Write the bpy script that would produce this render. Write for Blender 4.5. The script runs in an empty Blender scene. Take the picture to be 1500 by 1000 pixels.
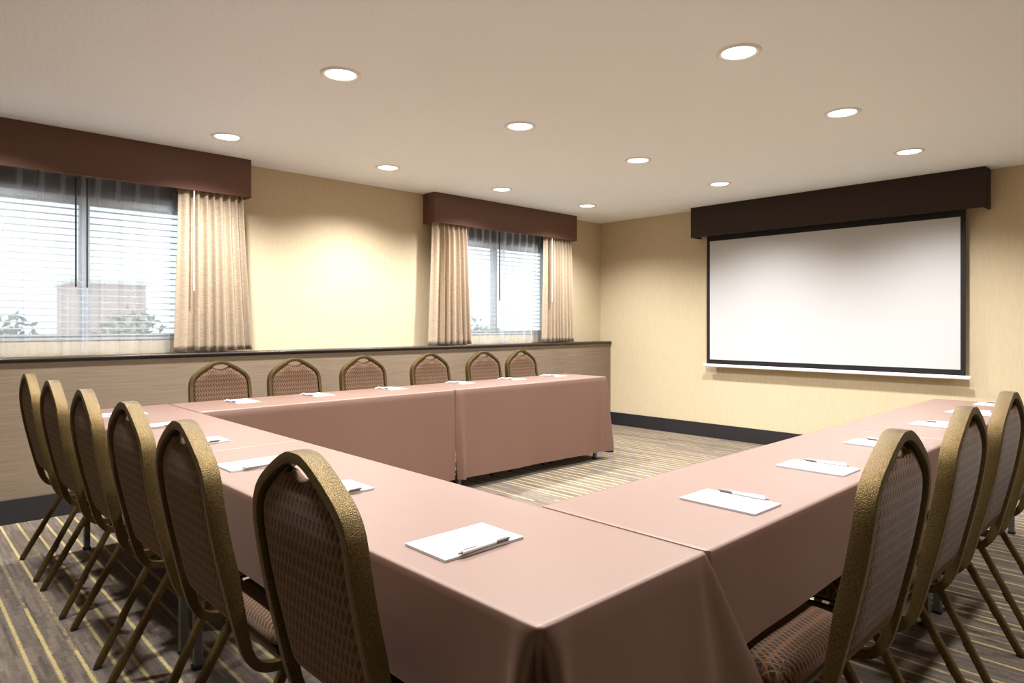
import bpy, bmesh, math, random
from mathutils import Vector, Matrix
random.seed(7)
PI = math.pi
scene = bpy.context.scene
COL = scene.collection

# ------------------------------------------------------------------ dimensions (metres)
CAM_H = 1.22
XW = -5.216          # window wall face
YB = 6.511           # screen wall face
ZC = 2.473           # ceiling
ZL = 1.014           # top of the ledge
XL = -5.037          # front of ledge cap
TOP = 0.7477         # cloth top
XR, YR = 2.6, -2.4   # walls behind / beside the camera

# ------------------------------------------------------------------ node helpers
def new_mat(name):
    m = bpy.data.materials.new(name); m.use_nodes = True
    nt = m.node_tree
    b = nt.nodes['Principled BSDF']
    return m, nt, b
def N(nt, t, **kw):
    n = nt.nodes.new(t)
    for k, v in kw.items():
        if k.startswith('i_'):
            key = k[2:]
            n.inputs[int(key) if key.isdigit() else key].default_value = v
        else: setattr(n, k, v)
    return n
def math_n(nt, op, a, b=None, c=None, clamp=False):
    n = nt.nodes.new('ShaderNodeMath'); n.operation = op; n.use_clamp = clamp
    for i, v in enumerate((a, b, c)):
        if v is None: continue
        if isinstance(v, (int, float)): n.inputs[i].default_value = v
        else: nt.links.new(v, n.inputs[i])
    return n.outputs[0]
def smooth(nt, v, lo, hi):
    n = nt.nodes.new('ShaderNodeMapRange'); n.interpolation_type = 'SMOOTHSTEP'
    nt.links.new(v, n.inputs[0]); n.inputs[1].default_value = lo; n.inputs[2].default_value = hi
    return n.outputs[0]
def mix(nt, f, a, b, typ='MIX'):
    n = nt.nodes.new('ShaderNodeMix'); n.data_type = 'RGBA'; n.blend_type = typ
    for i, v in ((0, f), (6, a), (7, b)):
        if isinstance(v, (int, float)): n.inputs[i].default_value = v
        elif isinstance(v, tuple): n.inputs[i].default_value = (*v, 1)[:4]
        else: nt.links.new(v, n.inputs[i])
    return n.outputs[2]
def noise(nt, vec, scale, detail=3, rough=.5):
    n = nt.nodes.new('ShaderNodeTexNoise'); n.inputs['Scale'].default_value = scale
    n.inputs['Detail'].default_value = detail; n.inputs['Roughness'].default_value = rough
    if vec is not None: nt.links.new(vec, n.inputs['Vector'])
    return n.outputs['Fac']
def coords(nt, kind='Object', scale=None):
    t = nt.nodes.new('ShaderNodeTexCoord')
    o = t.outputs[kind]
    if scale:
        mp = nt.nodes.new('ShaderNodeMapping'); mp.inputs['Scale'].default_value = scale
        nt.links.new(o, mp.inputs['Vector']); o = mp.outputs[0]
    return o
def bump(nt, b, h, strength, dist=.002):
    n = nt.nodes.new('ShaderNodeBump'); n.inputs['Strength'].default_value = strength
    n.inputs['Distance'].default_value = dist
    nt.links.new(h, n.inputs['Height']); nt.links.new(n.outputs[0], b.inputs['Normal'])
def setp(b, col=None, rough=None, metal=None, spec=None, sheen=None):
    if col is not None: b.inputs['Base Color'].default_value = (*col, 1)
    if rough is not None: b.inputs['Roughness'].default_value = rough
    if metal is not None: b.inputs['Metallic'].default_value = metal
    if spec is not None: b.inputs['Specular IOR Level'].default_value = spec
    if sheen is not None:
        b.inputs['Sheen Weight'].default_value = sheen
        b.inputs['Sheen Roughness'].default_value = .45
def plain(name, col, rough=.6, metal=0, spec=.4, var=.06, vscale=30):
    m, nt, b = new_mat(name); setp(b, col, rough, metal, spec)
    f = noise(nt, coords(nt), vscale, 3)
    c = mix(nt, f, tuple(x*(1-var) for x in col), tuple(min(1, x*(1+var)) for x in col))
    nt.links.new(c, b.inputs['Base Color'])
    return m

M = {}
# walls: woven vinyl paper
def wallpaper(name, c0, c1, sc, strength=.15):
    m, nt, b = new_mat(name); setp(b, c0, .75, 0, .25)
    g = noise(nt, coords(nt, 'Object', sc), 1, 4, .65)
    g2 = noise(nt, coords(nt), 1.3, 2)
    f = math_n(nt, 'ADD', math_n(nt, 'MULTIPLY', g, .75), math_n(nt, 'MULTIPLY', g2, .25))
    f = smooth(nt, f, .3, .7)
    nt.links.new(mix(nt, f, c0, c1), b.inputs['Base Color'])
    bump(nt, b, g, strength, .001)
    return m
M['wall'] = wallpaper('cream_wallpaper', (.535, .437, .290), (.580, .480, .328), (60, 60, 9))
M['wainscot'] = wallpaper('woven_brown_paper', (.160, .118, .080), (.235, .175, .122), (14, 3.0, 210), .4)
m, nt, b = new_mat('ceiling_paint'); setp(b, (.88, .925, .965), .9, 0, .2)
g = noise(nt, coords(nt), 38, 4, .6)
bump(nt, b, smooth(nt, g, .42, .62), .25, .004); M['ceiling'] = m
M['espresso'] = plain('espresso_wood', (.022, .016, .015), .32, 0, .5, .25, 12)
M['baseboard'] = plain('dark_vinyl_base', (.018, .016, .018), .5, 0, .4, .2, 8)
M['valance'] = plain('brown_upholstered_valance', (.125, .060, .040), .5, 0, .4, .08, 90)
M['pelmet'] = plain('dark_brown_pelmet', (.030, .016, .012), .6, 0, .3, .1, 60)
M['screen'] = plain('white_screen_vinyl', (.53, .53, .54), .7, 0, .25, .01, 3)
M['black'] = plain('black_border_vinyl', (.010, .009, .010), .6, 0, .3, .1, 20)
M['whitemetal'] = plain('white_enamel', (.82, .80, .78), .35, 0, .5, .02, 10)
M['paper'] = plain('white_paper', (.50, .50, .51), .6, 0, .3, .01, 60)
M['board'] = plain('notepad_card', (.50, .47, .46), .8, 0, .2, .05, 60)
M['penwhite'] = plain('white_pen_plastic', (.66, .66, .68), .3, 0, .5, .02, 60)
M['pengrey'] = plain('grey_pen_grip', (.15, .12, .12), .35, .3, .5, .05, 60)
M['greymetal'] = plain('grey_steel', (.16, .16, .165), .45, .6, .5, .06, 40)
M['rubber'] = plain('black_rubber', (.020, .016, .012), .7, 0, .3, .1, 40)
M['laminate'] = plain('tan_laminate', (.35, .25, .16), .5, 0, .4, .1, 8)
M['slat'] = plain('white_blind_slat', (.40, .41, .42), .4, 0, .4, .02, 10)
M['vinylframe'] = plain('white_window_frame', (.62, .63, .64), .4, 0, .4, .02, 10)
M['head_shade'] = plain('dark_grey_fascia', (.045, .05, .058), .5, 0, .4, .05, 20)  # dark grey that paints in the shade above the windows
M['wandblack'] = plain('dark_draw_wand', (.03, .03, .035), .3, 0, .5, .05, 30)

# hammered bronze frame
m, nt, b = new_mat('hammered_bronze'); setp(b, (.2, .13, .05), .42, .75, .5)
v = nt.nodes.new('ShaderNodeTexVoronoi'); v.inputs['Scale'].default_value = 520
nt.links.new(coords(nt), v.inputs['Vector'])
f = noise(nt, coords(nt), 420, 2, .6)
c = mix(nt, smooth(nt, f, .3, .72), (.050, .031, .009), (.150, .100, .034))
nt.links.new(c, b.inputs['Base Color'])
bump(nt, b, math_n(nt, 'ADD', v.outputs['Distance'], f), .55, .0012); M['bronze'] = m

# brocade chair fabric (UV in metres)
m, nt, b = new_mat('brown_brocade'); setp(b, (.2, .12, .08), .8, 0, .15, .06)
sep = nt.nodes.new('ShaderNodeSeparateXYZ'); nt.links.new(coords(nt, 'UV'), sep.inputs[0])
u, w = sep.outputs[0], sep.outputs[1]
su = math_n(nt, 'SINE', math_n(nt, 'MULTIPLY', u, 2*PI/.0165))
sw = math_n(nt, 'SINE', math_n(nt, 'MULTIPLY', w, 2*PI/.030))
blob = smooth(nt, math_n(nt, 'MINIMUM', math_n(nt, 'ADD', su, .55), math_n(nt, 'ADD', sw, .45)), -.05, .5)
thread = noise(nt, coords(nt, 'UV', (900, 160, 1)), 1, 2, .6)
big = noise(nt, coords(nt, 'UV'), 28, 2)
base = mix(nt, thread, (.063, .037, .025), (.136, .085, .059))
base = mix(nt, math_n(nt, 'MULTIPLY', smooth(nt, big, .45, .7), .4), base, (.15, .062, .032))
dark = mix(nt, thread, (.016, .012, .010), (.042, .028, .022))
col = mix(nt, math_n(nt, 'MULTIPLY', blob, .85), base, dark)
p = math_n(nt, 'ADD', math_n(nt, 'MULTIPLY', u, 1/.0165), math_n(nt, 'MULTIPLY', w, 1/.030))
q = math_n(nt, 'SUBTRACT', math_n(nt, 'MULTIPLY', u, 1/.0165), math_n(nt, 'MULTIPLY', w, 1/.030))
def line(x):
    d = math_n(nt, 'ABSOLUTE', math_n(nt, 'SUBTRACT', math_n(nt, 'FRACT', x), .5))
    return smooth(nt, d, .09, .03)
ln = math_n(nt, 'MAXIMUM', line(p), line(q))
col = mix(nt, math_n(nt, 'MULTIPLY', ln, .55), col, (.36, .19, .08))
nt.links.new(col, b.inputs['Base Color'])
bump(nt, b, math_n(nt, 'ADD', thread, math_n(nt, 'MULTIPLY', blob, -.6)), .3, .0012); M['fabric'] = m

# rose-brown table linen
m, nt, b = new_mat('rose_brown_linen'); setp(b, (.2, .1, .07), .52, 0, .5, .12); b.inputs['IOR'].default_value = 1.85; b.inputs['Specular Tint'].default_value = (1, .85, .76, 1)
b.inputs['Sheen Tint'].default_value = (1, .90, .84, 1); b.inputs['Sheen Roughness'].default_value = .28
wv = noise(nt, coords(nt, 'Object', (900, 900, 900)), 1, 2)
lg = noise(nt, coords(nt), 2.2, 3)
nt.links.new(mix(nt, lg, (.092, .043, .030), (.103, .049, .034)), b.inputs['Base Color'])
bump(nt, b, math_n(nt, 'ADD', math_n(nt, 'MULTIPLY', lg, 2.0), math_n(nt, 'MULTIPLY', wv, .12)), .25, .004); M['linen'] = m

# linen drapes
m, nt, b = new_mat('beige_slub_linen'); setp(b, (.55, .43, .3), .8, 0, .2, .2)
s1 = noise(nt, coords(nt, 'Object', (20, 20, 420)), 1, 3, .6)
nt.links.new(mix(nt, smooth(nt, s1, .3, .72), (.31, .235, .16), (.46, .36, .26)), b.inputs['Base Color'])
bump(nt, b, s1, .2, .001)
M['drape'] = m
# sheer voile
m, nt, b = new_mat('white_voile'); nt.nodes.remove(b)
out = nt.nodes['Material Output']
tr = N(nt, 'ShaderNodeBsdfTransparent'); tr.inputs[0].default_value = (.97, .98, 1, 1)
df = N(nt, 'ShaderNodeBsdfDiffuse'); df.inputs[0].default_value = (.80, .83, .87, 1)
tl = N(nt, 'ShaderNodeBsdfTranslucent'); tl.inputs[0].default_value = (.90, .94, 1.0, 1)
m1 = N(nt, 'ShaderNodeMixShader'); m1.inputs[0].default_value = .72
nt.links.new(df.outputs[0], m1.inputs[1]); nt.links.new(tl.outputs[0], m1.inputs[2])
lw = N(nt, 'ShaderNodeLayerWeight'); lw.inputs[0].default_value = .35
th = noise(nt, coords(nt, 'Object', (300, 300, 300)), 1, 1)
op = math_n(nt, 'ADD', math_n(nt, 'ADD', .37, math_n(nt, 'MULTIPLY', lw.outputs['Facing'], .2)), math_n(nt, 'MULTIPLY', math_n(nt, 'SUBTRACT', th, .5), .12), clamp=True)
m2 = N(nt, 'ShaderNodeMixShader'); nt.links.new(op, m2.inputs[0])
nt.links.new(tr.outputs[0], m2.inputs[1]); nt.links.new(m1.outputs[0], m2.inputs[2])
nt.links.new(m2.outputs[0], out.inputs[0]); M['sheer'] = m
# window glass
m, nt, b = new_mat('window_glass'); nt.nodes.remove(b); out = nt.nodes['Material Output']
tr = N(nt, 'ShaderNodeBsdfTransparent'); tr.inputs[0].default_value = (.94, .97, .96, 1)
gl = N(nt, 'ShaderNodeBsdfGlossy'); gl.inputs['Roughness'].default_value = .02
m2 = N(nt, 'ShaderNodeMixShader'); m2.inputs[0].default_value = .05
nt.links.new(tr.outputs[0], m2.inputs[1]); nt.links.new(gl.outputs[0], m2.inputs[2]); nt.links.new(m2.outputs[0], out.inputs[0])
M['glass'] = m
# lamp lens
m, nt, b = new_mat('glowing_lens'); setp(b, (1, .95, .85), .4)
b.inputs['Emission Color'].default_value = (1, .93, .80, 1); b.inputs['Emission Strength'].default_value = 6; M['lens'] = m

# striped carpet: broken yarn runs along X, thin yellow lines
m, nt, b = new_mat('striated_carpet'); setp(b, (.2, .15, .12), .95, 0, .1, .15)
sep = nt.nodes.new('ShaderNodeSeparateXYZ'); nt.links.new(coords(nt, 'Object'), sep.inputs[0])
X, Y = sep.outputs[0], sep.outputs[1]
def rows(pitch, run, seed):
    r = math_n(nt, 'FLOOR', math_n(nt, 'MULTIPLY', Y, 1/pitch))
    wn = nt.nodes.new('ShaderNodeTexWhiteNoise'); wn.noise_dimensions = '1D'
    nt.links.new(math_n(nt, 'ADD', r, seed), wn.inputs['W'])
    cell = math_n(nt, 'FLOOR', math_n(nt, 'ADD', math_n(nt, 'MULTIPLY', X, 1/run), math_n(nt, 'MULTIPLY', wn.outputs['Value'], 37.0)))
    w2 = nt.nodes.new('ShaderNodeTexWhiteNoise'); w2.noise_dimensions = '2D'
    cb = nt.nodes.new('ShaderNodeCombineXYZ'); nt.links.new(cell, cb.inputs[0]); nt.links.new(math_n(nt, 'ADD', r, seed), cb.inputs[1])
    nt.links.new(cb.outputs[0], w2.inputs['Vector'])
    fr = math_n(nt, 'FRACT', math_n(nt, 'MULTIPLY', Y, 1/pitch))
    return w2.outputs['Value'], fr, wn.outputs['Value']
a1, _, _ = rows(.0125, .17, 3.0)
a2, _, _ = rows(.028, .31, 51.0)
mott = noise(nt, coords(nt, 'Object', (30, 60, 30)), 1, 5, .7)
fib = noise(nt, coords(nt, 'Object', (220, 320, 220)), 1, 2, .7)
f = math_n(nt, 'ADD', math_n(nt, 'ADD', math_n(nt, 'MULTIPLY', a1, .17), math_n(nt, 'MULTIPLY', a2, .11)), math_n(nt, 'ADD', math_n(nt, 'MULTIPLY', mott, .40), math_n(nt, 'MULTIPLY', fib, .40)))
base = mix(nt, smooth(nt, f, .3, .74), (.050, .039, .032), (.158, .124, .097))
lv, lf, lr = rows(.072, .85, 17.0)
d = math_n(nt, 'ABSOLUTE', math_n(nt, 'SUBTRACT', lf, math_n(nt, 'ADD', .3, math_n(nt, 'MULTIPLY', lr, .4))))
wob = math_n(nt, 'MULTIPLY', math_n(nt, 'SUBTRACT', noise(nt, coords(nt, 'Object', (60, 200, 60)), 1, 2), .5), .16)
lm = smooth(nt, math_n(nt, 'ADD', d, wob), .125, .045)
lm = math_n(nt, 'MULTIPLY', lm, smooth(nt, math_n(nt, 'ADD', lv, math_n(nt, 'MULTIPLY', noise(nt, coords(nt, 'Object', (22, 420, 22)), 1, 3, .6), .5)), .32, .50))
yel = mix(nt, noise(nt, coords(nt, 'Object', (14, 3, 3)), 1, 2), (.30, .23, .075), (.52, .42, .20))
base = mix(nt, math_n(nt, 'MULTIPLY', lm, .85), base, yel)
nt.links.new(base, b.inputs['Base Color'])
bump(nt, b, fib, .5, .003); M['carpet'] = m

# outside
M['asphalt'] = plain('pale_paving', (.45, .44, .42), .9, 0, .2, .1, 3)
M['stucco'] = plain('salmon_stucco', (.68, .48, .40), .9, 0, .2, .08, 6)
M['leaf'] = plain('hedge_leaf', (.16, .25, .12), .6, 0, .3, .4, 14)
M['twig'] = plain('hedge_stem', (.12, .08, .05), .8, 0, .2, .2, 20)

# ------------------------------------------------------------------ mesh helpers
def obj(name, bm, mat, parent=None, smooth_ang=None, loc=None):
    me = bpy.data.meshes.new(name)
    bmesh.ops.recalc_face_normals(bm, faces=bm.faces[:])
    if smooth_ang is not None:
        for f in bm.faces: f.smooth = True
        for e in bm.edges:
            if len(e.link_faces) == 2 and e.calc_face_angle(0) > smooth_ang: e.smooth = False
    bm.to_mesh(me); bm.free()
    me.materials.append(M[mat] if isinstance(mat, str) else mat)
    o = bpy.data.objects.new(name, me); COL.objects.link(o)
    if parent: o.parent = parent
    if loc: o.location = loc
    return o
def tag(o, label, cat, group=None, kind=None):
    o['label'] = label; o['category'] = cat
    if group: o['group'] = group
    if kind: o['kind'] = kind
    return o
def thing(name, label, cat, loc=(0, 0, 0), rz=0, group=None):
    o = bpy.data.objects.new(name, None); COL.objects.link(o)
    o.empty_display_size = .1; o.location = loc; o.rotation_euler = (0, 0, rz)
    return tag(o, label, cat, group)
def box(bm, x0, x1, y0, y1, z0, z1, bev=0, seg=2):
    r = bmesh.ops.create_cube(bm, size=1)
    vs = r['verts']
    for v in vs:
        v.co = Vector((x0 if v.co.x < 0 else x1, y0 if v.co.y < 0 else y1, z0 if v.co.z < 0 else z1))
    if bev:
        es = list({e for v in vs for e in v.link_edges})
        bmesh.ops.bevel(bm, geom=es, offset=bev, segments=seg, affect='EDGES', profile=.5)
    return bm
def boxbm(*a, **k): return box(bmesh.new(), *a, **k)
def sweep(bm, pts, Ds, w, d, ch=.3, closed=False, dscale=None):
    """rounded-rectangle tube; w across (T x D), d along D"""
    n = len(pts); rings = []
    c = min(w, d)*ch
    prof = []
    for sx, sy in ((1, 1), (-1, 1), (-1, -1), (1, -1)):
        a, b2 = (w/2, d/2)
        k = c*.29
        trio = [(a, b2-c), (a-k, b2-k), (a-c, b2)]
        if sx*sy < 0: trio = trio[::-1]
        prof += [(sx*x, sy*y) for x, y in trio]
    for i in range(n):
        a = pts[max(i-1, 0)] if not closed else pts[(i-1) % n]
        c2 = pts[min(i+1, n-1)] if not closed else pts[(i+1) % n]
        T = (Vector(c2)-Vector(a)).normalized(); D = Vector(Ds[i]); D = (D-T*D.dot(T)).normalized()
        W = T.cross(D)
        ks = dscale[i] if dscale else 1
        rings.append([bm.verts.new(Vector(pts[i])+W*x+D*y*ks) for x, y in prof])
    m_ = len(prof)
    for i in range(n if closed else n-1):
        r0, r1 = rings[i], rings[(i+1) % n]
        for j in range(m_):
            bm.faces.new((r0[j], r0[(j+1) % m_], r1[(j+1) % m_], r1[j]))
    if not closed:
        bm.faces.new(rings[0]); bm.faces.new(rings[-1][::-1])
    return bm
def tube(bm, p0, p1, r0, r1=None, seg=10):
    p0, p1 = Vector(p0), Vector(p1); r1 = r0 if r1 is None else r1
    T = (p1-p0).normalized(); A = T.orthogonal().normalized(); B = T.cross(A)
    ra = [bm.verts.new(p0+(A*math.cos(2*PI*k/seg)+B*math.sin(2*PI*k/seg))*r0) for k in range(seg)]
    rb = [bm.verts.new(p1+(A*math.cos(2*PI*k/seg)+B*math.sin(2*PI*k/seg))*r1) for k in range(seg)]
    for k in range(seg): bm.faces.new((ra[k], ra[(k+1) % seg], rb[(k+1) % seg], rb[k]))
    bm.faces.new(ra[::-1]); bm.faces.new(rb)
    return bm
def lathe(bm, prof, seg=40):
    rings = [[bm.verts.new((r*math.cos(2*PI*k/seg), r*math.sin(2*PI*k/seg), z)) for k in range(seg)] for r, z in prof]
    for a, b2 in zip(rings, rings[1:]):
        for k in range(seg): bm.faces.new((a[k], a[(k+1) % seg], b2[(k+1) % seg], b2[k]))
    return rings
def interp(tab, x):
    if x <= tab[0][0]: return tab[0][1]
    for (a, fa), (b2, fb) in zip(tab, tab[1:]):
        if x <= b2:
            t = (x-a)/(b2-a); return fa+(fb-fa)*t
    return tab[-1][1]
def catmull(P, n=6):
    P = [Vector(p) for p in P]; out = []
    for i in range(len(P)-1):
        p0 = P[max(i-1, 0)]; p1 = P[i]; p2 = P[i+1]; p3 = P[min(i+2, len(P)-1)]
        for k in range(n):
            t = k/n
            out.append(.5*((2*p1)+(p2-p0)*t+(2*p0-5*p1+4*p2-p3)*t*t+(3*p1-p0-3*p2+p3)*t**3))
    out.append(P[-1]); return out
def copy_tree(o, parent=None):
    c = o.copy(); COL.objects.link(c)
    if parent is not None: c.parent = parent
    for ch in list(o.children): copy_tree(ch, c)
    return c

# ------------------------------------------------------------------ room shell
WIN = [(.22, 1.83), (4.02, 5.60)]        # openings along Y
WZ0, WZ1 = 1.105, 2.085
tag(obj('floor', boxbm(XW-.15, XR+.1, YR-.1, YB+.15, -.06, 0), 'carpet'), 'brown striated carpet with thin yellow broken lines', 'floor', kind='structure')
tag(obj('ceiling', boxbm(XW-.15, XR+.1, YR-.1, YB+.15, ZC, ZC+.06), 'ceiling'), 'white lightly textured flat ceiling', 'ceiling', kind='structure')
bm = bmesh.new()
ys = [YR-.1, WIN[0][0], WIN[0][1], WIN[1][0], WIN[1][1], YB+.15]
for i in (0, 2, 4): box(bm, XW-.14, XW, ys[i], ys[i+1], 0, ZC)
for a, c in WIN:
    box(bm, XW-.14, XW, a, c, 0, WZ0); box(bm, XW-.14, XW, a, c, WZ1, ZC)
tag(obj('wall_left', bm, 'wall'), 'cream wallpapered wall with the two windows', 'wall', kind='structure')
tag(obj('wall_back', boxbm(XW-.14, XR+.1, YB, YB+.12, 0, ZC), 'wall'), 'cream wallpapered wall behind the projection screen', 'wall', kind='structure')
tag(obj('wall_right', boxbm(XR, XR+.1, YR, YB, 0, ZC), 'wall'), 'cream wall on the side opposite the windows', 'wall', kind='structure')
tag(obj('wall_rear', boxbm(XW, XR, YR-.1, YR, 0, ZC), 'wall'), 'cream wall behind the camera', 'wall', kind='structure')
# wainscot + ledge cap + baseboards
tag(obj('trim_1', boxbm(XW+.001, XL-.020, YR, YB-.001, .0, ZL-.024), 'wainscot'), 'brown woven wainscot panel under the windows', 'wainscot', kind='structure')
bm = boxbm(XW+.001, XL, YR, YB-.001, ZL-.024, ZL, bev=.009, seg=3)
tag(obj('trim_2', bm, 'espresso', smooth_ang=.6), 'dark espresso ledge cap along the top of the wainscot', 'ledge', kind='structure')
bm = boxbm(XL-.020, XL-.008, YR, YB-.001, 0, .150, bev=.003)
tag(obj('baseboard_left', bm, 'baseboard'), 'dark baseboard under the brown wainscot', 'baseboard', kind='structure')
bm = boxbm(XL-.008, XR, YB-.013, YB-.0005, 0, .150, bev=.003)
tag(obj('baseboard_back', bm, 'baseboard'), 'dark baseboard under the projection screen wall', 'baseboard', kind='structure')

# windows
for i, (a, c) in enumerate(WIN):
    bm = bmesh.new(); xf0, xf1 = XW-.125, XW-.075
    box(bm, xf0, xf1, a, c, WZ0, WZ0+.05, .004); box(bm, xf0, xf1, a, c, WZ1-.05, WZ1, .004)
    mid = (a+c)/2
    for y0, y1 in ((a, a+.05), (c-.05, c), (mid-.03, mid+.03)): box(bm, xf0, xf1, y0, y1, WZ0, WZ1, .004)
    o = obj(f'window_{i+1}', bm, 'vinylframe')
    tag(o, ['white framed sliding window at the left behind sheers', 'white framed sliding window near the screen corner behind sheers'][i], 'window', kind='structure')
    g = bmesh.new()
    box(g, XW-.102, XW-.098, a+.04, mid-.02, WZ0+.04, WZ1-.04); box(g, XW-.102, XW-.098, mid+.02, c-.04, WZ0+.04, WZ1-.04)
    obj('pane', g, 'glass', o)

# venetian blinds
def blind(a, c, label):
    t = thing('venetian_blind', label, 'blind', (XW-.035, (a+c)/2, WZ0), 0, 'white venetian blinds')
    h = (c-a)/2-.012; H = WZ1-WZ0
    obj('headrail', boxbm(-.028, .028, -h, h, H-.045, H-.002, bev=.003), 'slat', t)
    bm = bmesh.new(); z = .045; k = 0
    while z < H-.06:
        pts = []
        for s in range(5):
            x = -.025+.0125*s
            pts.append((x, .002*(1-((s-2)/2)**2)-x*.06))
        for (x0, z0), (x1, z1) in zip(pts, pts[1:]):
            for dz in (0,):
                vs = [bm.verts.new(p_) for p_ in ((x0, -h, z+z0), (x1, -h, z+z1), (x1, h, z+z1), (x0, h, z+z0))]
                ws = [bm.verts.new(p_) for p_ in ((x0, -h, z+z0-.0050), (x1, -h, z+z1-.0050), (x1, h, z+z1-.0050), (x0, h, z+z0-.0050))]
                bm.faces.new(vs); bm.faces.new(ws[::-1])
                bm.faces.new((vs[0], ws[0], ws[1], vs[1])); bm.faces.new((vs[2], ws[2], ws[3], vs[3]))
                if x0 < -.024: bm.faces.new((vs[3], ws[3], ws[0], vs[0]))
                if x1 > .024: bm.faces.new((vs[1], ws[1], ws[2], vs[2]))
        z += .0445
    bmesh.ops.remove_doubles(bm, verts=bm.verts[:], dist=.0001)
    obj('slats', bm, 'slat', t)
    bm = bmesh.new()
    for k in range(5):
        y = -h+.1+k*(2*h-.2)/4
        tube(bm, (.027, y, .02), (.027, y, H-.04), .0012, seg=6); tube(bm, (-.027, y, .02), (-.027, y, H-.04), .0012, seg=6)
    obj('cords', bm, 'slat', t)
    hb = obj('head_shade_strip', boxbm(.030, .037, -h, h, H-.002, H+.125, bev=.002), 'head_shade', t); hb['label'] = 'dark grey strip painted as shade above the window'  # no real blind part: dark strip standing in for shade under the valance
    obj('bottom_rail', boxbm(-.025, .025, -h, h, .008, .026, bev=.003), 'slat', t)
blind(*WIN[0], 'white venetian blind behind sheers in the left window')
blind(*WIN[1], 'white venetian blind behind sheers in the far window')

# valances
def valance(y0, y1, label, xf=-5.030, z0=2.188):
    t = thing('window_valance', label, 'valance', (XW, (y0+y1)/2, z0), 0, 'brown window valances')
    h = (y1-y0)/2; D = xf-XW; H = ZC-z0-.001
    bm = boxbm(D-.022, D, -h, h, 0, H, bev=.004); obj('front_board', bm, 'valance', t, .6)
    for s in (-1, 1):
        bm = boxbm(.001, D-.022, (h-.022) if s > 0 else -h, h if s > 0 else -h+.022, 0, H, bev=.003)
        obj('side_board', bm, 'valance', t, .6)
    bm = bmesh.new()
    P = [(.004, -h, 0), (D-.002, -h, 0), (D-.002, h, 0), (.004, h, 0)]
    for p0, p1 in zip(P, P[1:]): tube(bm, p0, p1, .0045, seg=8)
    obj('piping', bm, 'valance', t, 1.0)
    # curtain track inside
    bm = boxbm(D-.085, D-.065, -h+.03, h-.03, H-.075, H-.055); obj('curtain_track', bm, 'whitemetal', t)
valance(.0, 2.062, 'brown upholstered valance above the left window')
valance(3.800, 5.850, 'brown upholstered valance above the far window near the corner')

# ------------------------------------------------------------------ drapes and sheers
def drape(y0t, y1t, y0b, y1b, npl, x, z0, z1, amp, label, seed, name='drape', mat='drape', cat='curtain', group=None, thick=.002, wand=None, flat=None):
    rnd = random.Random(seed)
    bm = bmesh.new(); nu = npl*14; nv = 26
    ph = [rnd.uniform(-.25, .25) for _ in range(npl+1)]; am = [rnd.uniform(.7, 1.15) for _ in range(npl+1)]
    wd = [rnd.uniform(.75, 1.3) for _ in range(npl+1)]
    if flat == 'start': am[0] = .25; wd[0] = 1.9
    if flat == 'end': am[npl-1] = .25; wd[npl-1] = 1.9
    cum = [0]
    for k in range(npl): cum.append(cum[-1]+wd[k])
    tot = cum[-1]
    grid = []
    yc = (y0b+y1b)/2
    for j in range(nv+1):
        t = j/nv; z = z1+(z0-z1)*t
        row = []
        for i in range(nu+1):
            s = i/nu*npl; k = min(int(s), npl-1); fr = s-k
            yy = (cum[k]+(cum[k+1]-cum[k])*fr)/tot
            top = y0t+(y1t-y0t)*yy; bot = y0b+(y1b-y0b)*yy
            e = t**1.2
            y = top+(bot-top)*e
            a = amp*(am[k]*(1-fr)+am[k+1]*fr)
            # pinch pleats near the top, round folds below
            c1 = -math.cos(2*PI*fr)
            sharp = math.copysign(abs(c1)**.7, c1)
            pin = (1-min(t/.12, 1))
            dx = a*(sharp*(1-.35*pin))*(.85+.3*t)
            y += math.sin(2*PI*fr+ph[k]*t)*amp*.18*(1-pin)
            z_ = z-(.006*math.sin(9*yy+seed) if j == nv else 0)
            row.append(bm.verts.new((x+dx, y, z_)))
        grid.append(row)
    for j in range(nv):
        for i in range(nu): bm.faces.new((grid[j][i], grid[j][i+1], grid[j+1][i+1], grid[j+1][i]))
    for v in bm.verts: v.co -= Vector((x, yc, z0))
    o = obj(name, bm, mat, None, 1.5, (x, yc, z0))
    if thick:
        md = o.modifiers.new('cloth', 'SOLIDIFY'); md.thickness = thick
    tag(o, label, cat, group)
    if wand:
        wy, wz0, wm, wx = wand
        b2 = bmesh.new(); tube(b2, (wx-x, wy-yc, wz0-z0), (wx-x, wy-yc, 2.19-z0), .0055, seg=8)
        tube(b2, (wx-x, wy-yc, wz0-z0-.012), (wx-x, wy-yc, wz0-z0), .004, .0065, seg=8)
        w_ = obj('draw_wand', b2, wm, o, 1.0)
        w_['label'] = 'white draw wand' if wm == 'whitemetal' else 'dark draw wand'
XD, XS = -5.088, -5.186
drape(1.560, 2.030, 1.530, 2.100, 8, XD, ZL+.008, 2.225, .030, 'beige linen drape with white wand at the right of the left window', 3, 'drape', group='beige pleated drapes', wand=(1.652, 1.472, 'whitemetal', XD+.046), flat='start')
drape(.035, .470, .0, .500, 8, XD, ZL+.008, 2.225, .030, 'beige linen drape at the left end of the left window', 5, 'drape', group='beige pleated drapes')
drape(3.815, 4.250, 3.770, 4.310, 7, XD, ZL+.006, 2.225, .032, 'beige linen drape at the left of the far window', 8, 'drape', group='beige pleated drapes', flat='start')
drape(5.350, 5.830, 5.325, 5.870, 9, XD, ZL+.012, 2.225, .026, 'beige linen drape with white wand at the right of the far window', 12, 'drape', group='beige pleated drapes', wand=(5.445, 1.485, 'whitemetal', XD+.042), flat='start')
SG = 'white sheer curtains'
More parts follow.
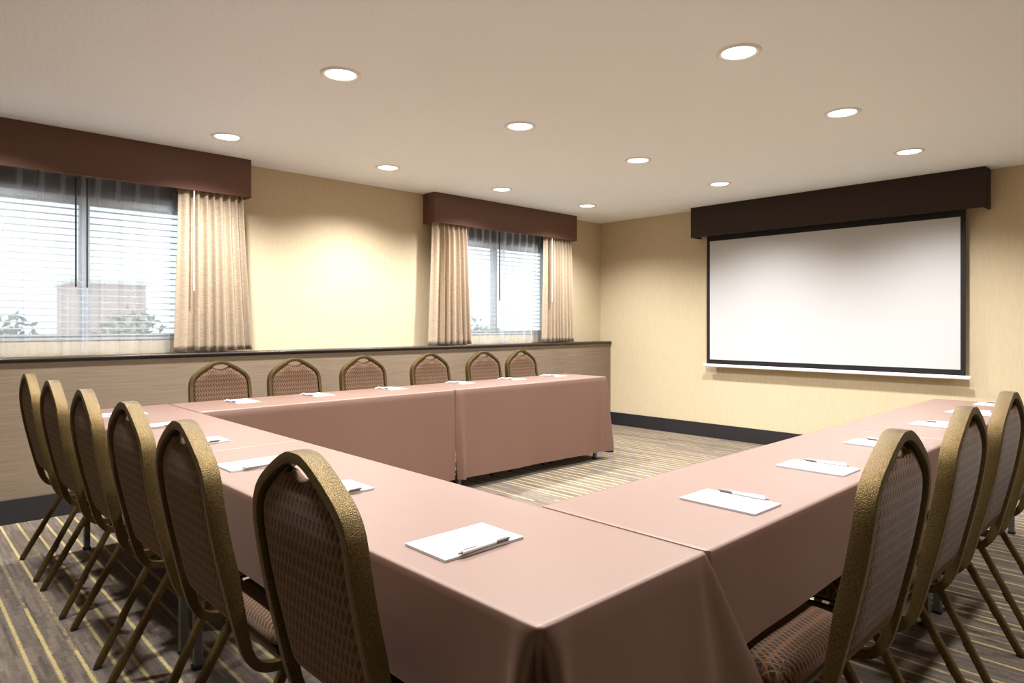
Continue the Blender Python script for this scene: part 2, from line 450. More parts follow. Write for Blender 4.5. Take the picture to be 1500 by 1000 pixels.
def sheer(y0, y1, npl, x, label, seed, wand=None, z0=ZL+.012, z1=2.235):
    """voile with pinched heads: flat between pleats at the top, soft waves below"""
    rnd = random.Random(seed); bm = bmesh.new(); nv = 30; per = (y1-y0)/npl
    head = [(0, 0), (.16, .001), (.32, .001), (.48, .001), (.62, 0), (.66, .017), (.71, .001), (.76, .019), (.81, .001), (.86, .017), (.90, 0), (.95, 0)]
    nh = len(head); cols = []
    for k in range(npl):
        ja = rnd.uniform(.6, 1.25); jy = rnd.uniform(-.12, .12); jw = rnd.uniform(.3, 1.3)
        for q_, (hy, hx) in enumerate(head):
            fr = q_/nh
            cols.append((y0+per*(k+hy), hx, y0+per*(k+fr+jy*math.sin(2*PI*fr)), (.012*ja*math.sin(2*PI*fr)+.005*jw*math.sin(4*PI*fr+k))))
    cols.append((y1, 0, y1, 0))
    yc = (y0+y1)/2; grid = []
    for j in range(nv+1):
        t = j/nv; z = z1+(z0-z1)*t; e = min(max((t-.05)/.28, 0), 1); e = e*e*(3-2*e)
        row = []
        for i, (ty, tx, by, bx) in enumerate(cols):
            zz = z-(.005*math.sin(i*.21+seed) if j == nv else 0)
            row.append(bm.verts.new((tx+(bx*(1+.5*t)-tx)*e, ty+(by-ty)*e-yc, zz-z0)))
        grid.append(row)
    for j in range(nv):
        for i in range(len(cols)-1): bm.faces.new((grid[j][i], grid[j][i+1], grid[j+1][i+1], grid[j+1][i]))
    o = obj('sheer_curtain', bm, 'sheer', None, 1.5, (x, yc, z0))
    tag(o, label, 'sheer curtain', SG)
    if wand:
        wy, wz0, wx = wand
        b2 = bmesh.new(); tube(b2, (wx-x, wy-yc, wz0-z0), (wx-x, wy-yc, 2.19-z0), .0055, seg=8)
        tube(b2, (wx-x, wy-yc, wz0-z0-.012), (wx-x, wy-yc, wz0-z0), .004, .0065, seg=8)
        w_ = obj('draw_wand', b2, 'wandblack', o, 1.0); w_['label'] = 'dark draw wand'
sheer(.10, 1.025, 8, XS, 'white sheer panel with dark wand, left half of the left window', 21, (.948, 1.478, XS+.030))
sheer(.985, 1.95, 8, XS+.014, 'white sheer panel with dark wand, right half of the left window', 22, (1.010, 1.476, XS+.042))
sheer(3.95, 4.86, 9, XS, 'white sheer panel with dark wand, left half of the far window', 23, (4.745, 1.482, XS+.034))
sheer(4.76, 5.72, 9, XS+.014, 'white sheer panel, right half of the far window beside the drape', 24)

# ------------------------------------------------------------------ projection screen and pelmet
PX0, PX1 = -3.840, -1.205
t = thing('screen_pelmet', 'dark brown box pelmet above the projection screen', 'pelmet', ((PX0+PX1)/2, YB, 2.150))
h = (PX1-PX0)/2; H = ZC-2.150-.001; Dp = -.178
obj('front_board', boxbm(-h, h, Dp, Dp+.022, 0, H, bev=.004), 'pelmet', t, .6)
for s in (-1, 1): obj('side_board', boxbm(h-.022 if s > 0 else -h, h if s > 0 else -h+.022, Dp+.022, -.001, 0, H, bev=.003), 'pelmet', t, .6)
t = thing('projection_screen', 'white pull-down projection screen with black border on the back wall', 'projection screen', (-2.531, 6.430, .768))
S0, S1, B0, B1 = -3.665+2.531, -1.396+2.531, -3.701+2.531, -1.359+2.531
zb0, zw0, zw1, zt1 = .800-.768, .847-.768, 2.104-.768, 2.27-.768
bm = bmesh.new()
box(bm, B0, S0, -.001, .001, zb0, zt1); box(bm, S1, B1, -.001, .001, zb0, zt1)
box(bm, S0, S1, -.001, .001, zb0, zw0); box(bm, S0, S1, -.001, .001, zw1, zt1)
obj('border', bm, 'black', t)
obj('screen_surface', boxbm(S0, S1, -.001, .001, zw0, zw1), 'screen', t)
bm = boxbm(-3.738+2.531, -1.325+2.531, -.013, .013, 0, .032, bev=.008, seg=3); obj('weight_bar', bm, 'whitemetal', t, .8)
bm = bmesh.new(); tube(bm, (B0-.03, .02, zt1+.03), (B1+.03, .02, zt1+.03), .035, seg=20); obj('roller', bm, 'whitemetal', t, .8)

# ------------------------------------------------------------------ ceiling lights
LIGHTS = [
 (-4.52, 1.69, 'recessed downlight by the right end of the left window valance'),
 (-4.52, 2.95, 'recessed downlight above the bare wall between the two windows'),
 (-4.52, 4.19, 'recessed downlight in front of the far window valance'),
 (-4.52, 5.42, 'recessed downlight closest to the far corner of the room'),
 (-3.00, 1.68, 'big recessed downlight at upper left, nearest of the middle line'),
 (-3.00, 2.94, 'second downlight from the camera in the middle line'),
 (-3.00, 4.20, 'third downlight from the camera in the middle line'),
 (-3.00, 5.43, 'middle-line downlight above the left end of the screen pelmet'),
 (-1.49, 2.87, 'biggest downlight, at the top right of the ceiling'),
 (-1.49, 4.13, 'middle one of the three downlights in the right line'),
 (-1.49, 5.41, 'right-line downlight closest above the right part of the screen pelmet'),
]
first = None
for x, y, lab in LIGHTS:
    if first is None:
        t = thing('ceiling_light', lab, 'ceiling light', (x, y, ZC), 0, 'recessed downlights')
        bm = bmesh.new()
        lathe(bm, [(.074, -.0015), (.080, -.006), (.090, -.009), (.098, -.006), (.102, .0)], 44)
        obj('trim_ring', bm, 'whitemetal', t, 1.0)
        bm = bmesh.new(); r = lathe(bm, [(.0005, -.0045), (.05, -.004), (.0775, -.002)], 44)
        obj('lens', bm, 'lens', t, 1.0)
        first = t
    else:
        c = copy_tree(first); c.location = (x, y, ZC); c['label'] = lab
# ------------------------------------------------------------------ banquet chair
PROF = [(0, .976), (.0, .93), (.002, .88), (.008, .80), (.026, .69), (.055, .56), (.078, .465), (.095, .415), (.122, .378), (.160, .362), (.21, .358)]
def chair_profile():
    pts = catmull([(0, y, z) for y, z in PROF], 5)
    return [(p.y, p.z) for p in pts]
CP = chair_profile()
def y_of_z(z):
    tab = sorted([(zz, yy) for yy, zz in CP if zz > .40])
    return interp(tab, z)
WT, DT = .022, .042          # tube
CROWN = [(0, .976), (.028, .9740), (.060, .9625), (.095, .944), (.127, .924), (.157, .902), (.179, .878), (.193, .848), (.199, .81)]
def make_chair(label):
    t = thing('banquet_chair', label, 'chair')
    # ---- back frame: front rail - stile - crown - stile - front rail, one tube
    half = [Vector((x, 0, z)) for x, z in CROWN]
    half = catmull(half, 4)
    path = []; Dv = []
    dn = lambda y, z: None
    # crown + stile part param by z; then lower bend by CP
    right = []
    for p in half: right.append((p.x-WT/2*0, p.z))
    P3 = []; DD = []
    cp = CP
    # outer line -> centre line: inset by WT/2 along the outline normal
    cr = []
    for i, p in enumerate(half):
        a = half[max(i-1, 0)]; c = half[min(i+1, len(half)-1)]
        T = (c-a).normalized(); n = Vector((T.z, 0, -T.x))   # points inward/down
        if i == 0: n = Vector((0, 0, -1))
        if n.z > 0: n = -n
        q_ = p+n*(WT/2); cr.append(q_)
    for q_ in cr:
        P3.append(Vector((q_.x, y_of_z(q_.z)+DT/2, q_.z))); DD.append(Vector((0, 1, 0)))
    xs = cr[-1].x
    for i, (y, z) in enumerate(cp):
        if z > .80: continue
        a = cp[max(i-1, 0)]; c = cp[min(i+1, len(cp)-1)]
        ty, tz = c[0]-a[0], c[1]-a[1]; l = math.hypot(ty, tz); ty /= l; tz /= l
        D = Vector((0, -tz, ty))
        xx = xs+(.194-xs)*min((.80-z)/.3, 1)
        P3.append(Vector((xx, y, z))+D*(DT/2*min(1, max(.58, .58+(z-.40)/.22*.42)))); DD.append(D)
    for y in (.30, .40, .48, .535): P3.append(Vector((.194, y, (.358+DT*.29)))); DD.append(Vector((0, 0, 1)))
    left = [Vector((-p.x, p.y, p.z)) for p in P3[1:]][::-1]
    full = left+P3; Df = DD[1:][::-1]+DD
    # the flat tube narrows towards the bend under the seat
    ksc = [min(1, max(.58, .58+(p.z-.40)/.22*.42)) for p in full]
    bm = bmesh.new(); sweep(bm, full, Df, WT, DT, .11, dscale=ksc)
    obj('back_frame', bm, 'bronze', t, .5)
    # ---- back pad
    bm = bmesh.new(); uvl = bm.loops.layers.uv.new('UVMap')
    NX, NZ = 36, 34; W = .179; zb = .482
    inner = [(x_*.94, z_-.0225) for x_, z_ in CROWN]
    def ztop(x):
        ax = abs(x)
        zi = interp(inner, ax) if ax < .176 else interp(inner, .176)-(ax-.176)*6
        dip = .946-.023*math.cos(min(ax/.062, 1)*PI/2)**.8
        if ax < .062: return min(zi, dip)
        return zi
    def pos(i, j, side):
        a = -1+2*i/NX; x = math.copysign(abs(a)**.9, a)*W; b2 = j/NZ
        bb = .5-.5*math.cos(PI*b2)*(.35)-.5*(1-2*b2)*.65
        zt = ztop(x); zbot = zb+.02*max(0, (abs(x)-.15)/.03)**2
        z = zbot+(zt-zbot)*bb
        th_ = max(0, 1-abs(a)**7)**.5*max(0, 1-abs(2*bb-1)**12)**.5
        ymid = y_of_z(z)+DT*.55
        y = ymid+(.026 if side > 0 else -.0185)*th_
        xx = x*(1-.03*max(0, (.75-z)/.3))
        return Vector((xx, y, z))
    G = {}
    for side in (1, -1):
        for i in range(NX+1):
            for j in range(NZ+1):
                edge = i in (0, NX) or j in (0, NZ)
                if edge and side < 0: G[side, i, j] = G[1, i, j]
                else: G[side, i, j] = bm.verts.new(pos(i, j, side))
    for side in (1, -1):
        for i in range(NX):
            for j in range(NZ):
                q_ = [G[side, i, j], G[side, i+1, j], G[side, i+1, j+1], G[side, i, j+1]]
                if side < 0: q_ = q_[::-1]
                if len(set(q_)) < 3: continue
                f = bm.faces.new(q_)
                for lp in f.loops: lp[uvl].uv = (lp.vert.co.x, lp.vert.co.z)
    obj('backrest', bm, 'fabric', t, 1.2)
    # ---- seat cushion
    bm = bmesh.new(); uvl = bm.loops.layers.uv.new('UVMap')
    NXs, NYs = 28, 30; y0, y1 = .172, .575; zs0, hs = .396, .070
    def spos(i, j, side):
        a = -1+2*i/NXs; b2 = -1+2*j/NYs
        a = math.copysign(abs(a)**.8, a); b2 = math.copysign(abs(b2)**.8, b2)
        e = .16
        # rounded rectangle plan
        x, y = a, b2
        m_ = max(abs(a), abs(b2)); l4 = (a**8+b2**8)**(1/8) if m_ else 0
        k = m_/l4 if l4 else 1
        wx = .208+.012*(b2+1)/2
        x = a*k*wx; y = (y0+y1)/2+b2*k*(y1-y0)/2
        th_ = max(0, 1-abs(a)**9)**.45*max(0, 1-abs(b2)**9)**.45
        z = zs0+.026+(hs-.026)*th_*(1+.08*(1-a*a)*(1-b2*b2)) if side > 0 else zs0+.026-.026*th_
        return Vector((x, y, z))
    G = {}
    for side in (1, -1):
        for i in range(NXs+1):
            for j in range(NYs+1):
                if side < 0 and (i in (0, NXs) or j in (0, NYs)): G[side, i, j] = G[1, i, j]
                else: G[side, i, j] = bm.verts.new(spos(i, j, side))
    for side in (1, -1):
        for i in range(NXs):
            for j in range(NYs):
                q_ = [G[side, i, j], G[side, i+1, j], G[side, i+1, j+1], G[side, i, j+1]]
                if side < 0: q_ = q_[::-1]
                f = bm.faces.new(q_)
                for lp in f.loops:
                    c = lp.vert.co; lp[uvl].uv = (c.x, c.y+(zs0+.09-c.z if c.y < .2 else 0))
    obj('seat', bm, 'fabric', t, 1.2)
    # ---- legs
    for s in (-1, 1):
        for rear in (True, False):
            if rear: p0, p1 = Vector((s*.180, .215, .366)), Vector((s*.203, .022, .012))
            else: p0, p1 = Vector((s*.180, .455, .366)), Vector((s*.195, .585, .012))
            bm = bmesh.new(); sweep(bm, [p0, p0.lerp(p1, .5), p1], [Vector((0, 1, .5))]*3, .023, .023, .18)
            lg_ = obj('leg', bm, 'bronze', t, .9)
            bm = bmesh.new(); e = (p1-p0).normalized(); sweep(bm, [p1-e*.001, p1+e*.0125], [Vector((0, 1, .5))]*2, .0215, .0215, .3)
            obj('foot_cap', bm, 'rubber', lg_, .9)
            bm = bmesh.new(); c = p0.lerp(p1, .66); off = Vector((0, .014 if rear else -.014, .006))
            sweep(bm, [c+off-e*.016, c+off+e*.016], [Vector((0, 1, .5))]*2, .012, .012, .3)
            obj('bumper', bm, 'rubber', lg_, .9)
    for y, z in ((.205, .373), (.470, .373)):
        bm = bmesh.new(); sweep(bm, [Vector((-.19, y, z)), Vector((.19, y, z))], [Vector((0, 0, 1))]*2, .022, .018, .3)
        obj('cross_bar', bm, 'bronze', t, .9)
    bm = bmesh.new()
    box(bm, -.17, .17, .19, .53, .384, .3965, .002); obj('seat_board', bm, 'rubber', t)
    return t

BASE = [(-4.04, .525), (-3.48, .533), (-2.92, .546), (-2.36, .556), (-1.80, .545), (-1.205, .572)]
BL = ['bronze framed banquet chair, farthest from camera in the near row with backs towards us',
      'bronze framed banquet chair, second from the window wall in the near row',
      'bronze framed banquet chair, third from the window wall in the near row',
      'bronze framed banquet chair, third from the camera in the near row',
      'bronze framed banquet chair, second from the camera in the near row',
      'bronze framed banquet chair at front centre, big brown patterned back nearest the camera']
RIGHT = [(-.450, 1.630), (-.450, 2.235), (-.452, 2.830), (-.450, 3.430)]
RL = ['banquet chair at lower right, nearest the camera along the right table',
      'banquet chair second from the camera along the right table',
      'banquet chair third from the camera along the right table, cut by the frame',
      'banquet chair mostly hidden at the right frame edge, farthest along the right table']
WINC = [(-4.57, 1.655), (-4.57, 2.175), (-4.57, 2.74), (-4.57, 3.385), (-4.57, 3.985), (-4.57, 4.465)]
WL = ['banquet chair facing us below the left window drape, first along the wainscot',
      'banquet chair facing us, second from the left along the wainscot',
      'banquet chair facing us, third from the left along the wainscot',
      'banquet chair facing us, third from the right along the wainscot',
      'banquet chair facing us, second from the right along the wainscot',
      'banquet chair facing us, last along the wainscot towards the screen']
proto = make_chair(BL[0]); used = False
def place(x, y, rz, lab, grp, sc=1.0):
    global used
    if not used: o = proto; used = True
    else: o = copy_tree(proto)
    o.location = (x, y, 0); o.rotation_euler = (0, 0, rz); o['label'] = lab; o['group'] = grp; o.scale = (1, 1, sc)
jit = [0, .01, -.008, .012, -.01, .006]
for (x, y), l, j in zip(BASE, BL, jit): place(x, y, j, l, 'chairs with their backs to the camera at the near table')
for (x, y), l, j in zip(RIGHT, RL, jit): place(x, y, PI/2+j, l, 'chairs along the right table', 1.012)
for (x, y), l, j in zip(WINC, WL, jit): place(x, y, -PI/2+j, l, 'chairs along the wainscot')

# ------------------------------------------------------------------ tables and cloths
def table(x0, x1, y0, y1, label, along):
    t = thing('conference_table', label, 'table', ((x0+x1)/2, (y0+y1)/2, 0), 0, 'cloth covered conference tables')
    hx, hy = (x1-x0)/2-.012, (y1-y0)/2-.012
    obj('tabletop', boxbm(-hx, hx, -hy, hy, TOP-.028, TOP-.004, bev=.003), 'laminate', t)
    bm = bmesh.new()
    if along == 'x':
        for s in (-1, 1): box(bm, -hx+.03, hx-.03, s*(hy-.06)-.01, s*(hy-.06)+.01, TOP-.075, TOP-.028)
    else:
        for s in (-1, 1): box(bm, s*(hx-.06)-.01, s*(hx-.06)+.01, -hy+.03, hy-.03, TOP-.075, TOP-.028)
    obj('apron_rail', bm, 'greymetal', t)
    for sx in (-1, 1):
        for sy in (-1, 1):
            px, py = (sx*(hx-.062), sy*(hy-.066)) if along == 'x' else (sx*(hx-.058), sy*(hy-.075))
            bm = boxbm(px-.014, px+.014, py-.014, py+.014, .012, TOP-.028, bev=.003)
            l_ = obj('leg', bm, 'greymetal', t)
            bm = boxbm(px-.018, px+.018, py-.018, py+.018, 0, .016, bev=.004); obj('foot_cap', bm, 'rubber', l_)

def cloth(x0, x1, y0, y1, drops, corners, label, seed, waves=.006):
    """drops: hem height for sides S(y0) E(x1) N(y1) W(x0), each (start,end) in walking order;
       corners after S,E,N,W sides i.e. SE, NE, NW, SW: 'cone','pleat','tight'"""
    rnd = random.Random(seed)
    cx, cy = (x0+x1)/2, (y0+y1)/2
    r = .012
    sides = [((x0, y0), (x1, y0), (0, -1)), ((x1, y0), (x1, y1), (1, 0)), ((x1, y1), (x0, y1), (0, 1)), ((x0, y1), (x0, y0), (-1, 0))]
    P = []   # each: base xy, normal, side idx, s along, dist to start corner, dist to end corner, length
    for k, (a, b2, n) in enumerate(sides):
        L = math.hypot(b2[0]-a[0], b2[1]-a[1]); d = ((b2[0]-a[0])/L, (b2[1]-a[1])/L)
        ss = [r]
        st = [.006, .012, .018, .024, .030, .037, .044, .052, .062, .075, .09, .11, .14, .18]
        ss = [r+v for v in st if v < L/2-.02]
        mids = int((L-2*ss[-1])/.05)+1
        ss = [r]+ss+[ss[-1]+(L-2*ss[-1])*q_/mids for q_ in range(1, mids)]+[L-v for v in ss[::-1]]+[L-r]
        for s in ss: P.append((a[0]+d[0]*s, a[1]+d[1]*s, n, d, k, s, L))
        # rounded corner
        n2 = sides[(k+1) % 4][2]
        c = (b2[0]-(n[0]+n2[0])*r, b2[1]-(n[1]+n2[1])*r)
        for q_ in range(1, 6):
            ang = q_/6*PI/2
            nn = (n[0]*math.cos(ang)+n2[0]*math.sin(ang), n[1]*math.cos(ang)+n2[1]*math.sin(ang))
            P.append((c[0]+nn[0]*r, c[1]+nn[1]*r, nn, None, k+.5, q_/6, 0))
    # hem heights per point
    hem = []
    for p in P:
        k = p[4]
        if k == int(k): a, c = drops[int(k)]; hem.append(a+(c-a)*p[5]/p[6])
        else: hem.append(None)
    n_ = len(P)
    for i in range(n_):
        if hem[i] is None:
            k = int(P[i][4]); q_ = P[i][5]
            hem[i] = drops[k][1]*(1-q_)+drops[(k+1) % 4][0]*q_
    ph = [rnd.uniform(0, 6.28) for _ in range(8)]
    g = lambda v, w_: math.exp(-(v/w_)**2)
    def corner_disp(i, t):
        x, y, n, d, k, s, L = P[i]
        out = Vector((0, 0, 0))
        for ci in range(4):
            c_xy = sides[ci][1]; typ = corners[ci]
            if typ == 'tight': continue
            if k == ci: dist = L-s; sgn = -1
            elif k == (ci+1) % 4: dist = s; sgn = 1
            elif k == ci+.5: dist = 0; sgn = 0
            else: continue
            if dist > .3: continue
            n1, n2 = sides[ci][2], sides[(ci+1) % 4][2]
            diag = Vector((n1[0]+n2[0], n1[1]+n2[1], 0)).normalized()
            nv = Vector((n[0], n[1], 0))
            if typ == 'cone':
                out += diag*t*.045*g(dist, .03)+nv*t*(.016*g(dist-.07, .03)-.006*g(dist-.11, .025))
            elif typ == 'fold':      # surplus cloth gathered into an ear that swings past the corner
                d1 = Vector((n1[0], n1[1], 0)); d2 = Vector((n2[0], n2[1], 0))
                out += d2*t*.27*g(dist, .035)+d1*t*(.052*g(dist, .055)-.036*g(dist-.030, .010))
            elif typ == 'lap':
                out += nv*t*(.040*g(dist-.050, .028)-.010*g(dist, .02)) if sgn <= 0 or k == (ci+1) % 4 else Vector()
            elif typ == 'pleat':
                out += diag*(-.085)*min(t*3.0, 1)*g(dist, .019)+nv*min(t*2.4, 1.5)*(.030*g(dist-.045, .018))
        return out
    bm = bmesh.new(); rows = []
    # top rows: inner -> edge
    def ring(f): return [bm.verts.new(f(i)) for i in range(n_)]
    cl_ = lambda v, lo, hi: min(max(v, lo), hi)
    rows.append(ring(lambda i: Vector((cl_(P[i][0], x0+.022, x1-.022), cl_(P[i][1], y0+.022, y1-.022), TOP))))
    rows.append(ring(lambda i: Vector((cl_(P[i][0], x0+.011, x1-.011), cl_(P[i][1], y0+.011, y1-.011), TOP-.0003))))
    def rf(i):      # edges butted against the next table are folded sharper
        k = P[i][4]; ks = [int(k)] if k == int(k) else [int(k), (int(k)+1) % 4]
        return .25 if any(drops[q_][0] > TOP-.12 for q_ in ks) else 1.0
    rows.append(ring(lambda i: Vector((P[i][0]-P[i][2][0]*.0035*rf(i), P[i][1]-P[i][2][1]*.0035*rf(i), TOP-.0012*rf(i)))))
    rows.append(ring(lambda i: Vector((P[i][0], P[i][1], TOP-.006*rf(i)))))
    NV = 16
    for j in range(1, NV+1):
        t = j/NV
        def f(i):
            x, y, n, d, k, s, L = P[i]
            z = TOP-.006+(hem[i]-(TOP-.006))*t
            depth = TOP-z
            fl = .020*depth
            if k == int(k):
                e = min(s, L-s); w_ = waves*depth/.6*min(e/.25, 1)
                fl += w_*(math.sin(s*7+ph[int(k)])+.6*math.sin(s*15.7+ph[int(k)+3]))
                if drops[int(k)][0] > TOP-.12: fl = .0
            v = Vector((x+n[0]*fl, y+n[1]*fl, z))+corner_disp(i, min(depth/.5, 1.2))
            return v
        rows.append(ring(f))
    for r0, r1 in zip(rows, rows[1:]):
        for i in range(n_): bm.faces.new((r0[i], r0[(i+1) % n_], r1[(i+1) % n_], r1[i]))
    bmesh.ops.remove_doubles(bm, verts=rows[0]+rows[1], dist=1e-6)
    loop = []
    for v in rows[0]:
        if v.is_valid and v not in loop: loop.append(v)
    bm.faces.new(loop)
    for v in bm.verts: v.co -= Vector((cx, cy, TOP))
    o = obj('tablecloth', bm, 'linen', None, 1.3, (cx, cy, TOP))
    for pl in o.data.polygons:
        if pl.center.z > -.0002 and pl.normal.z > .99: pl.use_smooth = False
    tag(o, label, 'tablecloth', 'rose brown tablecloths')
X1, X2 = -1.200, -.716; Y0, Y1 = .744, 1.250
X3, X4 = -4.265, -3.758
e = .0012
OUT = (.525, .525); LONG = (.10, .10); SHORT = (TOP-.10, TOP-.10)
tabs = [
 (-4.268, -2.550-e, Y0, Y1-e, 'x', 'far half of the near row, by the window wall'),
 (-2.550+e, X2, Y0, Y1-e, 'x', 'near half of the near row, at the bottom centre'),
 (X3, X4, Y1+e, 3.025-e, 'y', 'left half of the row along the wainscot'),
 (X3, X4, 3.025+e, 4.783, 'y', 'right half of the row along the wainscot'),
 (X1, X2, Y1+e, 3.155-e, 'y', 'near half of the right row'),
 (X1, X2, 3.155+e, 4.871, 'y', 'far half of the right row, towards the screen')]
for (a, b_, c, d, al, where) in tabs: table(a, b_, c, d, 'cloth covered conference table, '+where, al)
cl = [
 ([OUT, SHORT, LONG, OUT], ['tight', 'tight', 'tight', 'cone']),
 ([OUT, (.12, .12), (.12, TOP-.3), SHORT], ['pleat', 'fold', 'tight', 'tight']),
 ([SHORT, LONG, SHORT, OUT], ['tight', 'tight', 'tight', 'tight']),
 ([SHORT, (.098, .080), (.055, .055), OUT], ['lap', 'cone', 'cone', 'tight']),
 ([SHORT, (.50, .54), SHORT, LONG], ['tight', 'tight', 'tight', 'tight']),
 ([SHORT, OUT, OUT, LONG], ['tight', 'cone', 'cone', 'tight'])]
for k, ((a, b_, c, d, al, where), (dr, co)) in enumerate(zip(tabs, cl)):
    co = ['tight' if v == 'seam' else v for v in co]
    cloth(a, b_, c, d, dr, co, 'rose brown tablecloth on the '+where, 40+k)

# ------------------------------------------------------------------ notepads and pens
pad0 = pen0 = None
def pad_and_pen(x, y, rz, where):
    global pad0, pen0
    z = TOP+.0003
    if pad0 is None:
        pad0 = thing('notepad', '', 'notepad')
        obj('paper_stack', boxbm(-.070, .070, -.108, .108, .0012, .0052, bev=.0006), 'paper', pad0)
        obj('card_back', boxbm(-.0702, .0702, -.1082, .1082, 0, .0012), 'board', pad0)
        pen0 = thing('pen', '', 'pen'); R = .0046
        bm = bmesh.new(); tube(bm, (0, -.064, R), (0, .030, R), R, seg=14); obj('barrel', bm, 'penwhite', pen0, .9)
        bm = bmesh.new(); tube(bm, (0, .030, R), (0, .066, R), R*1.04, seg=14); tube(bm, (0, .066, R), (0, .074, R), R*.8, R*.25, seg=14); obj('grip', bm, 'pengrey', pen0, .9)
        bm = bmesh.new(); tube(bm, (0, -.072, R), (0, -.064, R), R*.5, seg=10); obj('button', bm, 'pengrey', pen0, .9)
        bm = bmesh.new(); box(bm, -.0015, .0015, -.062, -.022, R*2-.0005, R*2+.002, .0005); obj('clip', bm, 'penwhite', pen0)
        p_, n_ = pad0, pen0
    else: p_, n_ = copy_tree(pad0), copy_tree(pen0)
    p_.location = (x, y, z); p_.rotation_euler = (0, 0, rz)
    o = Matrix.Rotation(rz, 3, 'Z') @ Vector((.068, -.002, 0))
    n_.location = (x+o.x, y+o.y, z+.0053); n_.rotation_euler = (0, 0, rz+.03)
    tag(p_, 'white notepad '+where, 'notepad', 'notepads set out on the tables')
    tag(n_, 'white and grey pen on the notepad '+where, 'pen', 'pens laid on the notepads')
for x, y, w_ in [(-1.111, .922, 'nearest the front table corner'), (-1.715, .920, 'behind the nearest chair on the near table'),
                 (-2.218, .922, 'third from the camera on the near table'), (-2.790, .922, 'just past the seam of the near table'),
                 (-3.360, .922, 'second from the window wall on the near table'), (-3.915, .922, 'at the window end of the near table')]:
    pad_and_pen(x, y, random.uniform(-.02, .02), w_)
for x, y, w_ in [(-.875, 1.635, 'nearest the camera on the right table'), (-.882, 2.230, 'second from the camera on the right table'),
                 (-.885, 2.835, 'just before the seam of the right table'), (-.860, 3.570, 'just past the seam of the right table'),
                 (-.855, 4.180, 'second from the screen end of the right table'), (-.835, 4.700, 'at the screen end of the right table')]:
    pad_and_pen(x, y, PI/2+random.uniform(-.02, .02), w_)
for x, y, w_ in [(-4.070, 1.612, 'first from the left on the wainscot-side table'), (-4.100, 2.122, 'second from the left on the wainscot-side table'),
                 (-4.130, 2.722, 'third from the left on the wainscot-side table'), (-4.150, 3.390, 'third from the screen end of the wainscot-side table'),
                 (-4.130, 3.950, 'second from the screen end of the wainscot-side table'), (-4.130, 4.475, 'at the screen end of the wainscot-side table')]:
    pad_and_pen(x, y, -PI/2+random.uniform(-.02, .02), w_)

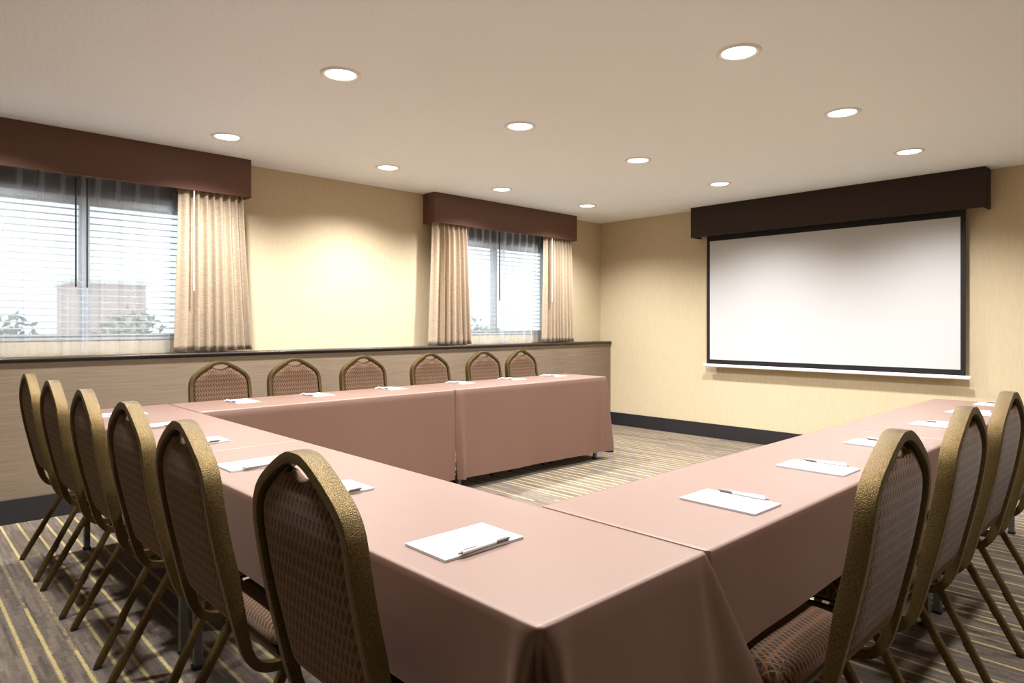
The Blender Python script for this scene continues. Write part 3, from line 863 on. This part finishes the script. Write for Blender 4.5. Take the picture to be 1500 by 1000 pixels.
# ------------------------------------------------------------------ outside the windows
tag(obj('ground_outside', boxbm(-22, XW-.2, -14, 30, -.5, -.25), 'asphalt'), 'pale paved ground outside the windows', 'ground', kind='structure')
t = thing('neighbouring_building', 'pale salmon stucco building seen blurred through the left window sheers', 'building', (-13.0, 2.95, -.25))
obj('wall', boxbm(-1.5, 0, -.58, .5, 0, 2.15), 'stucco', t); obj('roof_edge', boxbm(-1.6, .12, -.66, .58, 2.15, 2.24, bev=.02), 'whitemetal', t)
def shrub(x, y, rad, hgt, label, seed):
    rnd = random.Random(seed)
    t = thing('shrub', label, 'shrub', (x, y, -.25), 0, 'shrubs outside the windows')
    bm = bmesh.new()
    for k in range(9):
        a = rnd.uniform(0, 6.28); l = rnd.uniform(.5, .9)
        tube(bm, (0, 0, 0), (math.cos(a)*rad*.6, math.sin(a)*rad*.6, hgt*l), .012, .004, seg=6)
    obj('stems', bm, 'twig', t)
    bm = bmesh.new()
    for k in range(900):
        a = rnd.uniform(0, 6.28); u_ = rnd.uniform(-1, 1); rr = rnd.random()**.4
        c = Vector((math.cos(a)*math.sqrt(1-u_*u_)*rad*rr, math.sin(a)*math.sqrt(1-u_*u_)*rad*rr, hgt*.58+u_*hgt*.42*rr))
        A = Vector((rnd.gauss(0, 1), rnd.gauss(0, 1), rnd.gauss(0, 1))).normalized(); B = A.orthogonal().normalized()
        s = rnd.uniform(.03, .06)
        vs = [bm.verts.new(c+A*s), bm.verts.new(c+B*s*.45+A.cross(B)*s*.1), bm.verts.new(c-A*s), bm.verts.new(c-B*s*.45+A.cross(B)*s*.1)]
        bm.faces.new(vs)
    obj('foliage', bm, 'leaf', t)
shrub(-7.0, .75, .42, 1.60, 'leafy shrub outside the left window, left of the sheer join', 1)
shrub(-7.1, 1.75, .40, 1.66, 'leafy shrub outside the left window, right of the sheer join', 2)
shrub(-7.0, 6.0, .5, 1.58, 'leafy shrub outside the far window', 3)

# ------------------------------------------------------------------ light
w = bpy.data.worlds.new('overcast_sky'); scene.world = w; w.use_nodes = True
bg = w.node_tree.nodes['Background']; bg.inputs[0].default_value = (.90, .96, 1.0, 1); bg.inputs[1].default_value = 1.5
def downlight(x, y, e=1.0):
    l = bpy.data.lights.new('downlight', 'SPOT'); l.energy = LAMP*e; l.color = (1, .985, .965)
    l.spot_size = math.radians(142); l.spot_blend = .85; l.shadow_soft_size = .06
    o = bpy.data.objects.new('downlight', l); COL.objects.link(o); o.location = (x, y, ZC-.03)
LAMP = 188
for x, y, _ in LIGHTS: downlight(x, y)
downlight(-1.49, 1.63)  # unseen lamps without fixtures, added near the ceiling grid for brightness, here and below
for x, y in ((-4.52, .44), (-3.0, .44), (-1.49, .40)): downlight(x, y, .8)
for x, y in ((.02, 1.65), (.02, 2.9), (.02, 4.15), (.02, 5.4)): downlight(x, y, .45)

# ------------------------------------------------------------------ camera
cam = bpy.data.cameras.new('camera'); co = bpy.data.objects.new('camera', cam); COL.objects.link(co)
cam.sensor_width = 36; cam.lens = 972.69/1500*36
cam.shift_y = (474.925-500)/1500
cam.clip_start = .02
co.location = (0, 0, CAM_H); co.rotation_euler = (PI/2, 0, .8078)
scene.camera = co
scene.view_settings.view_transform = 'Standard'; scene.view_settings.look = 'None'
scene.view_settings.exposure = .26; scene.view_settings.gamma = 1
try: scene.view_settings.use_curve_mapping = False
except Exception: pass
scene.cycles.use_denoising = True
scene.cycles.max_bounces = 10; scene.cycles.diffuse_bounces = 7; scene.cycles.transparent_max_bounces = 24
scene.cycles.sample_clamp_indirect = 6
